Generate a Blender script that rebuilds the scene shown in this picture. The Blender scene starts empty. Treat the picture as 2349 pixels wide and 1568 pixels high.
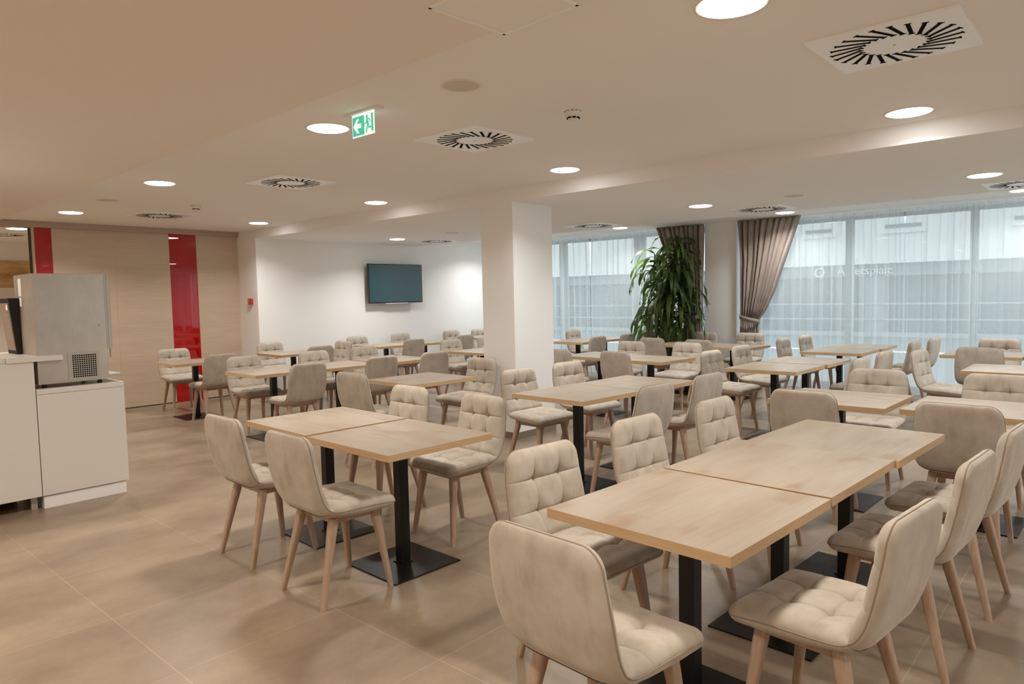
import bpy, bmesh, math, random
from mathutils import Vector, Matrix
random.seed(7)
PI = math.pi
S = bpy.context.scene
COL = S.collection

# ------------------------------------------------------------------ camera
F_PX = 1603.4
cd = bpy.data.cameras.new('camera'); cam = bpy.data.objects.new('camera', cd); COL.objects.link(cam)
R_ = Vector((0.74542, 0.66626, -0.02088)).normalized()
FW = Vector((-0.66598, 0.74302, -0.06627)).normalized()
U_ = R_.cross(FW).normalized(); R_ = FW.cross(U_).normalized()
m = Matrix(((R_.x, U_.x, -FW.x, 0), (R_.y, U_.y, -FW.y, 0), (R_.z, U_.z, -FW.z, 1.5345), (0, 0, 0, 1)))
cam.matrix_world = m
cd.sensor_width = 36.0; cd.lens = F_PX / 2349 * 36.0; cd.clip_end = 200; cd.clip_start = 0.05
S.camera = cam

# ------------------------------------------------------------------ world, exposure
S.view_settings.view_transform = 'Standard'
S.view_settings.look = 'None'
S.view_settings.gamma = 1
S.view_settings.use_curve_mapping = False
S.view_settings.exposure = 0.36
wd = bpy.data.worlds.new('overcast_sky'); S.world = wd; wd.use_nodes = True
wn = wd.node_tree.nodes; bg = wn['Background']
bg.inputs[0].default_value = (0.95, 0.98, 1.0, 1); bg.inputs[1].default_value = 1.68

LAMP_W = 11
LAMP_COL = (1.0, 0.935, 0.84)
S.cycles.max_bounces = 12
S.cycles.diffuse_bounces = 7
S.cycles.transparent_max_bounces = 12
S.cycles.caustics_reflective = False
S.cycles.caustics_refractive = False

# room heights and planes (metres)
H1 = 2.654      # main ceiling
H2 = 2.515      # lower ceiling band
XW = -10.99     # wood wall
XT = -10.40     # white wall with the screen
YG = 11.30      # window wall
def ybeam(x): return 5.44 - 0.0145 * x

# ------------------------------------------------------------------ materials
MATS = {}
def mat(name, col, rough=.6, metal=0, spec=.5, build=None):
    mt = bpy.data.materials.new(name); mt.use_nodes = True
    nt = mt.node_tree; b = nt.nodes['Principled BSDF']
    b.inputs['Base Color'].default_value = (*col, 1)
    b.inputs['Roughness'].default_value = rough
    b.inputs['Metallic'].default_value = metal
    b.inputs['Specular IOR Level'].default_value = spec
    if build: build(nt, b)
    MATS[name] = mt
    return mt
def N(nt, t, **kw):
    n = nt.nodes.new(t)
    for k, v in kw.items():
        if k in n.inputs.keys() if hasattr(n.inputs, 'keys') else False: n.inputs[k].default_value = v
        else: setattr(n, k, v)
    return n
def coords(nt, scale=(1, 1, 1), rnd=False, loc=(0, 0, 0)):
    tc = nt.nodes.new('ShaderNodeTexCoord'); mp = nt.nodes.new('ShaderNodeMapping')
    mp.inputs['Scale'].default_value = scale; mp.inputs['Location'].default_value = loc
    nt.links.new(tc.outputs['Object'], mp.inputs['Vector'])
    if rnd:
        oi = nt.nodes.new('ShaderNodeObjectInfo'); mu = nt.nodes.new('ShaderNodeMath'); mu.operation = 'MULTIPLY'; mu.inputs[1].default_value = 37.0
        nt.links.new(oi.outputs['Random'], mu.inputs[0])
        ad = nt.nodes.new('ShaderNodeVectorMath'); ad.operation = 'ADD'
        nt.links.new(mp.outputs[0], ad.inputs[0]); nt.links.new(mu.outputs[0], ad.inputs[1])
        return ad.outputs[0]
    return mp.outputs[0]
def noise(nt, vec, scale, detail=4, rough=.55):
    n = nt.nodes.new('ShaderNodeTexNoise'); n.inputs['Scale'].default_value = scale
    n.inputs['Detail'].default_value = detail; n.inputs['Roughness'].default_value = rough
    nt.links.new(vec, n.inputs['Vector']); return n.outputs['Fac']
def ramp(nt, fac, stops):
    r = nt.nodes.new('ShaderNodeValToRGB'); e = r.color_ramp.elements
    while len(e) < len(stops): e.new(.5)
    for i, (p, c) in enumerate(stops): e[i].position = p; e[i].color = (*c, 1)
    nt.links.new(fac, r.inputs[0]); return r.outputs['Color']
def mixc(nt, fac, a, b, mode='MIX'):
    mx = nt.nodes.new('ShaderNodeMix'); mx.data_type = 'RGBA'; mx.blend_type = mode
    if isinstance(fac, (int, float)): mx.inputs[0].default_value = fac
    else: nt.links.new(fac, mx.inputs[0])
    for s, i in ((a, 6), (b, 7)):
        if isinstance(s, tuple): mx.inputs[i].default_value = (*s, 1)
        else: nt.links.new(s, mx.inputs[i])
    return mx.outputs[2]
def bump(nt, b, fac, st=.2, dist=.01):
    bp = nt.nodes.new('ShaderNodeBump'); bp.inputs['Strength'].default_value = st; bp.inputs['Distance'].default_value = dist
    nt.links.new(fac, bp.inputs['Height']); nt.links.new(bp.outputs[0], b.inputs['Normal'])

def m_plaster(nt, b):
    v = coords(nt); f = noise(nt, v, 60, 3); bump(nt, b, f, .05, .002)
mat('white_wall_paint', (.89, .885, .875), .75, spec=.3, build=m_plaster)
mat('ceiling_paint', (.90, .895, .885), .8, spec=.25, build=m_plaster)
mat('soffit_paint', (.88, .83, .765), .8, spec=.25, build=m_plaster)
mat('white_enamel', (.93, .95, .96), .3)
mat('off_white_plastic', (.80, .77, .72), .4)
mat('speaker_mesh', (.66, .60, .53), .8)
mat('black_slot', (.004, .004, .004), .8, spec=.05)

def m_floor(nt, b):
    v = coords(nt, loc=(2.93 + .762 * 20, -1.15 + .762 * 20, 0))
    br = nt.nodes.new('ShaderNodeTexBrick'); br.offset = 0; br.squash = 1
    br.inputs['Scale'].default_value = 1; br.inputs['Brick Width'].default_value = .762; br.inputs['Row Height'].default_value = .762
    br.inputs['Mortar Size'].default_value = .0022; br.inputs['Mortar Smooth'].default_value = .1
    br.inputs['Color1'].default_value = (.86, .86, .86, 1); br.inputs['Color2'].default_value = (1, 1, 1, 1); br.inputs['Mortar'].default_value = (1.3, 1.3, 1.3, 1)
    nt.links.new(v, br.inputs['Vector'])
    v2 = coords(nt, (1, .55, 1))
    n1 = noise(nt, v2, 1.6, 5, .6); n2 = noise(nt, coords(nt), 26, 6, .7); n3 = noise(nt, coords(nt), 170, 2, .5)
    c1 = ramp(nt, n1, [(.34, (.215, .16, .11)), (.5, (.29, .222, .155)), (.66, (.36, .282, .20))])
    c2 = ramp(nt, n2, [(.3, (.93, .93, .93)), (.7, (1.05, 1.05, 1.05))])
    c3 = ramp(nt, n3, [(.27, (.55, .52, .5)), (.34, (1, 1, 1)), (.7, (1, 1, 1)), (.78, (1.25, 1.25, 1.25))])
    c = mixc(nt, 1.0, c1, c2, 'MULTIPLY'); c = mixc(nt, .8, c, c3, 'MULTIPLY'); c = mixc(nt, 1.0, c, br.outputs['Color'], 'MULTIPLY')
    nt.links.new(c, b.inputs['Base Color'])
    r = ramp(nt, n2, [(.3, (.32, .32, .32)), (.7, (.36, .36, .36))]); nt.links.new(r, b.inputs['Roughness'])
    bump(nt, b, n3, .10, .002)
mat('stone_floor_tile', (.4, .3, .2), .36, spec=.5, build=m_floor)
mat('skirting_tile', (.22, .17, .13), .5)

def m_top(nt, b):
    v = coords(nt, (5.5, 1.1, 5), True)
    w = noise(nt, v, 1.3, 3, .5); n = noise(nt, coords(nt, (30, 1.6, 20), True), 2.2, 4, .6)
    kn = noise(nt, coords(nt, (3.2, 1.3, 3), True), 2.3, 2, .5)
    c = ramp(nt, w, [(.3, (.315, .25, .185)), (.55, (.36, .30, .235)), (.75, (.388, .33, .267))])
    c2 = ramp(nt, n, [(.3, (.93, .91, .89)), (.7, (1.04, 1.04, 1.04))])
    c3 = ramp(nt, kn, [(.28, (.86, .75, .64)), (.42, (1, 1, 1))])
    nt.links.new(mixc(nt, 1, mixc(nt, 1, c, c2, 'MULTIPLY'), c3, 'MULTIPLY'), b.inputs['Base Color'])
mat('pale_oak_laminate', (.6, .5, .4), .38, spec=.45, build=m_top)
def m_edge(nt, b):
    n = noise(nt, coords(nt, (3, 3, 60), True), 2.5, 4)
    nt.links.new(ramp(nt, n, [(.3, (.52, .345, .185)), (.7, (.61, .43, .25))]), b.inputs['Base Color'])
mat('oak_edge_band', (.5, .35, .2), .5, build=m_edge)
mat('black_powder_coat', (.006, .0055, .005), .36, spec=.35)

def m_fab(nt, b):
    v = coords(nt, (1, 1, 1), True)
    n1 = noise(nt, v, 7, 4, .6); n2 = noise(nt, v, 500, 2, .5)
    n3 = noise(nt, coords(nt, (2.2, 2.2, .7), True), 9, 3, .5)
    c = ramp(nt, n1, [(.30, (.42, .365, .30)), (.6, (.505, .45, .385)), (.75, (.545, .49, .42))])
    c3 = ramp(nt, n3, [(.28, (.86, .84, .82)), (.5, (1, 1, 1))])
    nt.links.new(mixc(nt, 1, c, c3, 'MULTIPLY'), b.inputs['Base Color'])
    b.inputs['Sheen Weight'].default_value = .35; b.inputs['Sheen Roughness'].default_value = .4
    b.inputs['Sheen Tint'].default_value = (.95, .88, .8, 1)
    bump(nt, b, n2, .12, .001)
mat('beige_velvet', (.5, .4, .3), .9, spec=.15, build=m_fab)
mat('seam_cord', (.33, .26, .195), .9, spec=.1)
def m_leg(nt, b):
    n = noise(nt, coords(nt, (30, 30, 2.5), True), 3, 4)
    nt.links.new(ramp(nt, n, [(.3, (.36, .245, .175)), (.7, (.47, .33, .24))]), b.inputs['Base Color'])
mat('washed_beech', (.4, .28, .2), .5, build=m_leg)

def m_panel(nt, b):
    v = coords(nt, (1, 1.2, 26))
    n = noise(nt, v, 2.2, 6, .65); n2 = noise(nt, coords(nt, (1, .8, 5)), 1.3, 3)
    c = ramp(nt, n, [(.3, (.545, .43, .315)), (.7, (.62, .50, .38))])
    c2 = ramp(nt, n2, [(.3, (.95, .94, .93)), (.7, (1.03, 1.03, 1.03))])
    nt.links.new(mixc(nt, 1, c, c2, 'MULTIPLY'), b.inputs['Base Color'])
mat('limed_oak_panel', (.5, .4, .3), .5, build=m_panel)
mat('panel_joint', (.49, .385, .28), .7)
def m_fascia(nt, b):
    n = noise(nt, coords(nt, (1, 1.2, 26)), 2.2, 6, .65)
    nt.links.new(ramp(nt, n, [(.3, (.40, .31, .235)), (.7, (.46, .36, .275))]), b.inputs['Base Color'])
mat('fascia_oak', (.36, .26, .18), .5, build=m_fascia)
def m_knotty(nt, b):
    n = noise(nt, coords(nt, (1, 1.2, 4)), 1.6, 5, .6)
    nt.links.new(ramp(nt, n, [(.3, (.36, .20, .075)), (.55, (.62, .42, .21)), (.75, (.75, .55, .31))]), b.inputs['Base Color'])
mat('knotty_oak', (.6, .4, .2), .45, build=m_knotty)
def m_red(nt, b):
    b.inputs['Coat Weight'].default_value = 1.0; b.inputs['Coat Roughness'].default_value = .0; b.inputs['Coat IOR'].default_value = 1.62
mat('red_back_painted_glass', (.40, .003, .004), .3, spec=0, build=m_red)
mat('red_plastic', (.50, .035, .02), .4)
mat('gold_decal', (.7, .55, .3), .5)
mat('white_laminate', (.78, .765, .74), .3)
def m_steel(nt, b):
    n = noise(nt, coords(nt, (1, 1, 1)), 3.2, 3); n2 = noise(nt, coords(nt, (30, 30, 1.5)), 6, 3)
    c = ramp(nt, n, [(.3, (.46, .415, .36)), (.7, (.60, .55, .49))]); c2 = ramp(nt, n2, [(.3, (.95, .95, .95)), (.7, (1.03, 1.03, 1.03))])
    nt.links.new(mixc(nt, 1, c, c2, 'MULTIPLY'), b.inputs['Base Color'])
    nt.links.new(ramp(nt, n, [(.3, (.34, .34, .34)), (.7, (.46, .46, .46))]), b.inputs['Roughness'])
mat('brushed_steel', (.56, .515, .46), .4, metal=.65, build=m_steel)
mat('dull_steel', (.50, .46, .41), .42, metal=.5)
mat('dark_gap', (.012, .01, .009), .7)
mat('bronze_panel', (.30, .20, .13), .35, metal=.3)
mat('tv_bezel', (.012, .014, .015), .35)
def m_scr(nt, b):
    b.inputs['Coat Weight'].default_value = .6; b.inputs['Coat Roughness'].default_value = .16
mat('tv_glass', (.006, .05, .062), .26, spec=1.0, build=m_scr)
mat('silver_trim', (.72, .74, .75), .3, metal=.3)
mat('frame_aluminium', (.42, .47, .50), .45)
mat('road_asphalt', (.40, .41, .42), .9)
mat('facade_render', (.86, .86, .84), .9)
mat('facade_grey', (.27, .30, .32), .6)
mat('shop_glass', (.10, .13, .15), .15)
mat('facade_line', (.35, .38, .40), .7)
mat('pot_black', (.012, .012, .012), .45)
mat('soil', (.05, .03, .02), .95)
mat('cane_bark', (.20, .145, .085), .85)
mat('sticker_white', (.85, .85, .83), .5)

def m_leaf(nt, b):
    g = nt.nodes.new('ShaderNodeNewGeometry')
    n = noise(nt, coords(nt), 2.6, 3)
    c = ramp(nt, n, [(.3, (.022, .05, .014)), (.5, (.05, .10, .022)), (.68, (.16, .20, .06))])
    nt.links.new(c, b.inputs['Base Color'])
    out = nt.nodes['Material Output']; tr = nt.nodes.new('ShaderNodeBsdfTranslucent')
    nt.links.new(mixc(nt, .5, c, (.22, .36, .06)), tr.inputs['Color'])
    ms = nt.nodes.new('ShaderNodeMixShader'); ms.inputs[0].default_value = .4
    nt.links.new(b.outputs[0], ms.inputs[1]); nt.links.new(tr.outputs[0], ms.inputs[2]); nt.links.new(ms.outputs[0], out.inputs[0])
mat('leaf_green', (.05, .1, .03), .5, build=m_leaf)

def m_sheer(nt, b):
    out = nt.nodes['Material Output']
    tl = nt.nodes.new('ShaderNodeBsdfTranslucent'); tl.inputs['Color'].default_value = (.90, .955, .96, 1)
    tp = nt.nodes.new('ShaderNodeBsdfTransparent'); tp.inputs['Color'].default_value = (.97, .99, 1, 1)
    df = nt.nodes.new('ShaderNodeBsdfDiffuse'); df.inputs['Color'].default_value = (.86, .90, .90, 1)
    # fine cloth lets less through where it is seen edge-on in a fold
    lw = nt.nodes.new('ShaderNodeLayerWeight'); lw.inputs['Blend'].default_value = .35
    mr = nt.nodes.new('ShaderNodeMapRange'); mr.inputs[1].default_value = 0; mr.inputs[2].default_value = .9; mr.inputs[3].default_value = .42; mr.inputs[4].default_value = .04
    nt.links.new(lw.outputs['Facing'], mr.inputs[0])
    a = nt.nodes.new('ShaderNodeMixShader'); a.inputs[0].default_value = .28
    nt.links.new(tl.outputs[0], a.inputs[1]); nt.links.new(df.outputs[0], a.inputs[2])
    c = nt.nodes.new('ShaderNodeMixShader'); nt.links.new(mr.outputs[0], c.inputs[0])
    nt.links.new(a.outputs[0], c.inputs[1]); nt.links.new(tp.outputs[0], c.inputs[2]); nt.links.new(c.outputs[0], out.inputs[0])
mat('sheer_voile', (.9, .9, .9), build=m_sheer)
def m_drape(nt, b):
    n = noise(nt, coords(nt, (1, 1, .4)), 14, 4)
    nt.links.new(ramp(nt, n, [(.3, (.235, .185, .155)), (.7, (.30, .24, .205))]), b.inputs['Base Color'])
    b.inputs['Sheen Weight'].default_value = .4
mat('taupe_drape', (.3, .22, .18), .6, spec=.3, build=m_drape)
def m_glass(nt, b):
    out = nt.nodes['Material Output']
    tp = nt.nodes.new('ShaderNodeBsdfTransparent'); tp.inputs['Color'].default_value = (.93, .97, .98, 1)
    gl = nt.nodes.new('ShaderNodeBsdfGlossy'); gl.inputs['Roughness'].default_value = .02
    ms = nt.nodes.new('ShaderNodeMixShader'); ms.inputs[0].default_value = .06
    nt.links.new(tp.outputs[0], ms.inputs[1]); nt.links.new(gl.outputs[0], ms.inputs[2]); nt.links.new(ms.outputs[0], out.inputs[0])
mat('window_glass', (.9, .9, .9), build=m_glass)
def m_emit(col, st):
    def f(nt, b):
        b.inputs['Emission Color'].default_value = (*col, 1); b.inputs['Emission Strength'].default_value = st
    return f
mat('lamp_diffuser', (.9, .9, .88), .5, build=m_emit((1.0, .985, .96), 13.0))
mat('sign_white', (.85, .88, .88), .4, build=m_emit((.9, 1, .97), .55))
mat('sign_green', (.05, .45, .30), .4, build=m_emit((.07, .55, .36), .55))
M = MATS

# ------------------------------------------------------------------ mesh helpers
class MB:
    def __init__(s): s.bm = bmesh.new(); s.mi = 0
    def face(s, vs, mi=None):
        try: f = s.bm.faces.new(vs)
        except ValueError: return None
        f.material_index = s.mi if mi is None else mi
        return f
    def box(s, x0, x1, y0, y1, z0, z1, bev=0, M4=None):
        vs = [s.bm.verts.new((x, y, z)) for z in (z0, z1) for y in (y0, y1) for x in (x0, x1)]
        if M4 is not None:
            for v in vs: v.co = M4 @ v.co
        fs = [s.face([vs[i] for i in q]) for q in ((0, 2, 3, 1), (4, 5, 7, 6), (0, 1, 5, 4), (2, 6, 7, 3), (0, 4, 6, 2), (1, 3, 7, 5))]
        if bev:
            es = list({e for f in fs for e in f.edges})
            r = bmesh.ops.bevel(s.bm, geom=es, offset=bev, segments=2, profile=.5, affect='EDGES')
            for f in r['faces']: f.material_index = s.mi
        return s
    def prism(s, pts, z0, z1, axis='z'):
        def c(p, z):
            if axis == 'z': return (p[0], p[1], z)
            if axis == 'y': return (p[0], z, p[1])
            return (z, p[0], p[1])
        a = [s.bm.verts.new(c(p, z0)) for p in pts]; b = [s.bm.verts.new(c(p, z1)) for p in pts]
        n = len(pts); s.face(a[::-1]); s.face(b)
        for i in range(n): s.face([a[i], a[(i + 1) % n], b[(i + 1) % n], b[i]])
        return s
    def cyl(s, cx, cy, z0, z1, r0, r1=None, n=32):
        r1 = r0 if r1 is None else r1
        a = [s.bm.verts.new((cx + r0 * math.cos(2 * PI * i / n), cy + r0 * math.sin(2 * PI * i / n), z0)) for i in range(n)]
        b = [s.bm.verts.new((cx + r1 * math.cos(2 * PI * i / n), cy + r1 * math.sin(2 * PI * i / n), z1)) for i in range(n)]
        s.face(a[::-1]); s.face(b)
        for i in range(n): s.face([a[i], a[(i + 1) % n], b[(i + 1) % n], b[i]])
        return s
    def lathe(s, prof, cx=0, cy=0, n=40):
        rings = []
        for r, z in prof:
            rings.append([s.bm.verts.new((cx + r * math.cos(2 * PI * i / n), cy + r * math.sin(2 * PI * i / n), z)) for i in range(n)])
        for a, b in zip(rings, rings[1:]):
            for i in range(n): s.face([a[i], a[(i + 1) % n], b[(i + 1) % n], b[i]])
        return s
    def tube(s, pts, r, n=6, taper=None):
        rings = []
        for k, p in enumerate(pts):
            p = Vector(p); t = (Vector(pts[min(k + 1, len(pts) - 1)]) - Vector(pts[max(k - 1, 0)])).normalized()
            a = t.cross(Vector((.31, .17, .93)));
            if a.length < .05: a = t.cross(Vector((1, 0, 0)))
            a.normalize(); b = t.cross(a)
            rr = r if taper is None else r * taper[k]
            rings.append([s.bm.verts.new(p + rr * (math.cos(2 * PI * i / n) * a + math.sin(2 * PI * i / n) * b)) for i in range(n)])
        for a, b in zip(rings, rings[1:]):
            for i in range(n): s.face([a[i], a[(i + 1) % n], b[(i + 1) % n], b[i]])
        s.face(rings[0][::-1]); s.face(rings[-1])
        return s
    def mesh(s, name, mats, smooth=False, merge=False, recalc=True):
        if merge: bmesh.ops.remove_doubles(s.bm, verts=s.bm.verts, dist=1e-5)
        if recalc: bmesh.ops.recalc_face_normals(s.bm, faces=s.bm.faces)
        me = bpy.data.meshes.new(name); s.bm.to_mesh(me); s.bm.free()
        for k in (mats if isinstance(mats, (list, tuple)) else [mats]): me.materials.append(M[k])
        if smooth:
            for p in me.polygons: p.use_smooth = True
        return me
    def obj(s, name, mats, parent=None, smooth=False, merge=False, recalc=True):
        o = bpy.data.objects.new(name, s.mesh(name, mats, smooth, merge, recalc)); COL.objects.link(o)
        if parent is not None: o.parent = parent
        return o
def tag(o, label=None, cat=None, group=None, kind=None):
    if label: o['label'] = label
    if cat: o['category'] = cat
    if group: o['group'] = group
    if kind: o['kind'] = kind
    return o
def empty(name, loc, rz=0, label=None, cat=None, group=None):
    o = bpy.data.objects.new(name, None); COL.objects.link(o); o.empty_display_size = .1
    o.location = loc; o.rotation_euler = (0, 0, rz); return tag(o, label, cat, group)
def struct(o, label=None): o['kind'] = 'structure'; return tag(o, label)
def copy_tree(o, parent=None):
    c = o.copy(); COL.objects.link(c); c.parent = parent
    for ch in list(o.children): copy_tree(ch, c)
    return c
def smooth_sharp(o, ang=40):
    me = o.data
    for p in me.polygons: p.use_smooth = True
    bm = bmesh.new(); bm.from_mesh(me)
    for e in bm.edges:
        if len(e.link_faces) == 2 and e.calc_face_angle(0) > math.radians(ang): e.smooth = False
    bm.to_mesh(me); bm.free()
    return o

# ------------------------------------------------------------------ room shell
XR, YB, XL = 4.6, -3.4, -16.4
struct(MB().box(XL, XR, YB, YG + .02, -.12, 0).obj('floor', 'stone_floor_tile'), 'beige stone tile floor')
b = MB()
b.box(XL - .2, XR, 1.9, 5.7, H1, H1 + .3)
b.box(XT - .3, XR, 8.93, YG + .12, H1 + .001, H1 + .3)
struct(b.obj('ceiling', 'ceiling_paint'), 'main ceiling')
# lower ceiling near the counter
b = MB(); b.prism([(XL - .2, YB), (XR, YB), (XR, 2.03), (XL - .2, 2.46)], 2.615, H1 + .3)
struct(b.obj('ceiling', 'soffit_paint'), 'slightly lower ceiling over the counter side')
# lower ceiling band with the beam face
b = MB(); b.prism([(XT - .3, ybeam(XT - .3)), (XR, ybeam(XR)), (XR, 8.93), (XT - .3, 8.93)], H2, H1 + .3)
struct(b.obj('ceiling', ['white_wall_paint']), 'lowered ceiling band')
# column
yc = ybeam(-5.1)
struct(MB().box(-5.36, -4.90, yc, 6.17, 0, H2 + .01).obj('wall_column', 'white_wall_paint'), 'white square column')
b = MB(); b.box(-5.37, -4.89, yc - .012, 6.18, 0, .072)
struct(b.obj('baseboard_column', 'skirting_tile'))
# wall with the screen (block ending in the pilaster)
b = MB(); b.box(XW - .25, XT, ybeam(XT), YG + .3, 0, H1 + .2)
struct(b.obj('wall_back', 'white_wall_paint'), 'white wall with the screen')
b = MB(); b.box(XT, XT + .012, ybeam(XT) - .01, YG - .1, 0, .072); b.box(XW + .02, XT + .012, ybeam(XT) - .012, ybeam(XT), 0, .072)
struct(b.obj('baseboard_back', 'skirting_tile'))
# wood panelled wall
Y0, Y1 = 2.745, ybeam(XW) - .0
b = MB()
b.box(XW - .06, XW, 2.965, 4.505, .012, 2.573); b.box(XW - .06, XW, 4.915, Y1, .012, 2.573)
b.mi = 1
for ys in (3.74,): b.box(XW - .005, XW + .0008, ys - .002, ys + .002, .012, 2.573)
for zz in (.35, .66, .94, 1.235, 1.57, 1.95, 2.34): b.box(XW - .005, XW + .0006, 2.967, 4.503, zz - .0012, zz + .0012)
b.mi = 0; b.box(XW - .06, XW, 2.745, 2.765, .012, 2.573)
struct(b.obj('wall_wood', ['limed_oak_panel', 'panel_joint']), 'limed oak panel wall')
struct(MB().box(XW - .2, XW - .06, 2.745, Y1, 0, 2.66).obj('wall_partition', 'dark_gap'))
for (a, c, lb) in ((2.766, 2.963, 'narrow glossy red glass strip at the left end of the oak wall'), (4.508, 4.912, 'tall glossy red glass strip between oak panels, reflecting curtains')):
    tag(MB().box(XW - .055, XW - .002, a, c, .0, 2.573).obj('red_glass_strip', 'red_back_painted_glass'), lb, 'wall panel', 'red glass strips on the oak wall')
b = MB(); b.box(XW - .2, XW + .05, YB, Y1, 2.573, H1 + .05)
struct(b.obj('trim_1', 'fascia_oak'), 'oak fascia above the panels')
# buffet room beyond the opening
struct(MB().box(XL - .2, XL, YB, 6, 0, H1 + .3).obj('wall_left', 'white_wall_paint'))
struct(MB().box(XL - .2, XW - .2, 4.6, 4.8, 0, H1 + .3).obj('wall_buffet', 'white_wall_paint'))
struct(MB().box(XL, -15.05, YB, 4.6, 2.34, H1 + .1).obj('ceiling', 'ceiling_paint'), 'dropped ceiling in the buffet room')
b = MB(); b.box(XL + .02, -15.02, 1.0, 4.6, 1.86, 2.34, 0)
tag(b.obj('wall_cladding', 'knotty_oak'), 'knotty golden oak cladding high on the far buffet wall', 'cladding')
b = MB(); b.box(XL + .02, -15.0, 1.0, 4.6, 0, 1.86)
tag(b.obj('buffet_partition', 'white_laminate'), 'plain pale partition below the knotty oak cladding in the next room', 'partition')
# right and rear walls behind the camera
b = MB(); b.box(XR, XR + .2, YB, 4.4, 0, H1 + .3); b.box(XR, XR + .2, 10.9, YG + .3, 0, H1 + .3); b.box(XR, XR + .2, 4.4, 10.9, 2.56, H1 + .3)
struct(b.obj('wall_right', 'white_wall_paint'))
e = empty('window_3', (XR + .1, 7.65, 0)); e['kind'] = 'structure'  # unseen side window, added to bring in more cool daylight
b = MB(); b.box(-.05, .05, -3.25, 3.25, 0, .1); b.box(-.05, .05, -3.25, 3.25, 2.5, 2.56)
for y in (-3.21, -1.6, 0, 1.6, 3.21): b.box(-.05, .05, y - .04, y + .04, .1, 2.5)
b.obj('window_frame', 'frame_aluminium', e); MB().box(-.003, .003, -3.2, 3.2, .1, 2.5).obj('pane', 'window_glass', e)
struct(MB().box(XL, XR, YB - .2, YB, 0, H1 + .3).obj('wall_rear', 'white_wall_paint'))
# window wall
b = MB(); b.box(-5.42, -4.87, 10.92, YG + .28, 0, H1 + .01)
struct(b.obj('wall_window_pier', 'white_wall_paint'), 'white pier between the windows')
b = MB(); b.box(XT, XR, YG - .02, YG + .28, 2.61, H1 + .3)
struct(b.obj('wall_front', 'white_wall_paint'))
def window(n, x0, x1, mull, z1=2.61):
    e = empty('window_%d' % n, ((x0 + x1) / 2, YG + .05, 0)); e['kind'] = 'structure'
    cx = (x0 + x1) / 2
    b = MB(); b.box(x0 - cx, x1 - cx, -.04, .06, z1 - .05, z1); b.box(x0 - cx, x1 - cx, -.04, .06, 0, .10)
    b.box(x0 - cx, x0 - cx + .05, -.04, .06, .1, z1 - .05); b.box(x1 - cx - .05, x1 - cx, -.04, .06, .1, z1 - .05)
    b.obj('window_frame', 'frame_aluminium', e)
    xs = [x0 + .05]
    for (mx, w) in mull:
        MB().box(mx - w / 2 - cx, mx + w / 2 - cx, -.05, .06, .1, z1 - .05).obj('mullion', 'frame_aluminium', e)
        xs += [mx - w / 2, mx + w / 2]
    xs.append(x1 - .05)
    for i in range(0, len(xs), 2):
        MB().box(xs[i] - cx, xs[i + 1] - cx, 0, .006, .1, z1 - .05).obj('pane', 'window_glass', e)
window(1, XT, -5.42, [(-8.72, .14), (-6.93, .20)])
window(2, -4.87, XR - .1, [(-3.27, .10), (-1.68, .09), (-.08, .10), (1.5, .10), (3.1, .10)])

# ------------------------------------------------------------------ outside
struct(MB().box(-40, 25, YG + .3, 21.9, -.42, -.30).obj('ground_street', 'road_asphalt'), 'pale street outside')
fe = empty('building', (-6, 22, -.3), 0, 'white shop building across the street, dim through the sheer curtains', 'building')
b = MB(); b.box(-30, 26, .0, 3, 2.53, 7.5); b.obj('upper_wall', 'facade_render', fe)
b = MB(); b.box(-30, 26, .25, 3, 2.18, 2.53); b.box(-30, 26, .4, 3, 0, .5)
for x in range(-28, 26, 4): b.box(x, x + .5, .3, 3, .5, 2.2)
b.obj('lower_wall', 'facade_grey', fe)
MB().box(-30, 26, .6, .7, .5, 2.18).obj('shop_window', 'shop_glass', fe)
b = MB()
for z in (1.35, .9): b.box(-30, 26, .27, .3, z, z + .05)
b.box(-30, 26, .2, .4, .42, .55)
b.obj('glazing_bar', 'facade_line', fe)
for (xa, xb, z) in ((-1.6, -.85, 3.52), (.6, 1.5, 3.52), (3.6, 4.5, 3.5)):
    b = MB(); b.box(xa, xb, -.05, .02, z, z + .09); b.mi = 1; b.box(xa - .1, xb + .1, -.06, .02, z - .16, z - .05)
    b.obj('ledge', ['facade_grey', 'sticker_white'], fe)
def text_mesh(txt, size, name, m_, parent, loc, rot, ext=.004):
    cu = bpy.data.curves.new(name, 'FONT'); cu.body = txt; cu.size = size; cu.extrude = ext
    to = bpy.data.objects.new(name + '_c', cu); COL.objects.link(to)
    dg = bpy.context.evaluated_depsgraph_get(); me = bpy.data.meshes.new_from_object(to.evaluated_get(dg)); bpy.data.objects.remove(to)
    me.materials.clear(); me.materials.append(M[m_])
    o = bpy.data.objects.new(name, me); COL.objects.link(o); o.parent = parent; o.location = loc; o.rotation_euler = rot; return o
text_mesh('Ametspialc', .34, 'sign_lettering', 'sticker_white', fe, (-.75, .2, 2.24), (PI / 2, 0, 0), .02)
b = MB(); b.lathe([(.15, 0), (.15, .03), (.105, .03), (.105, 0), (.15, 0)]); o = b.obj('sign_emblem', 'sticker_white', fe); o.location = (-1.25, .2, 2.33); o.rotation_euler = (PI / 2, 0, 0)

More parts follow.
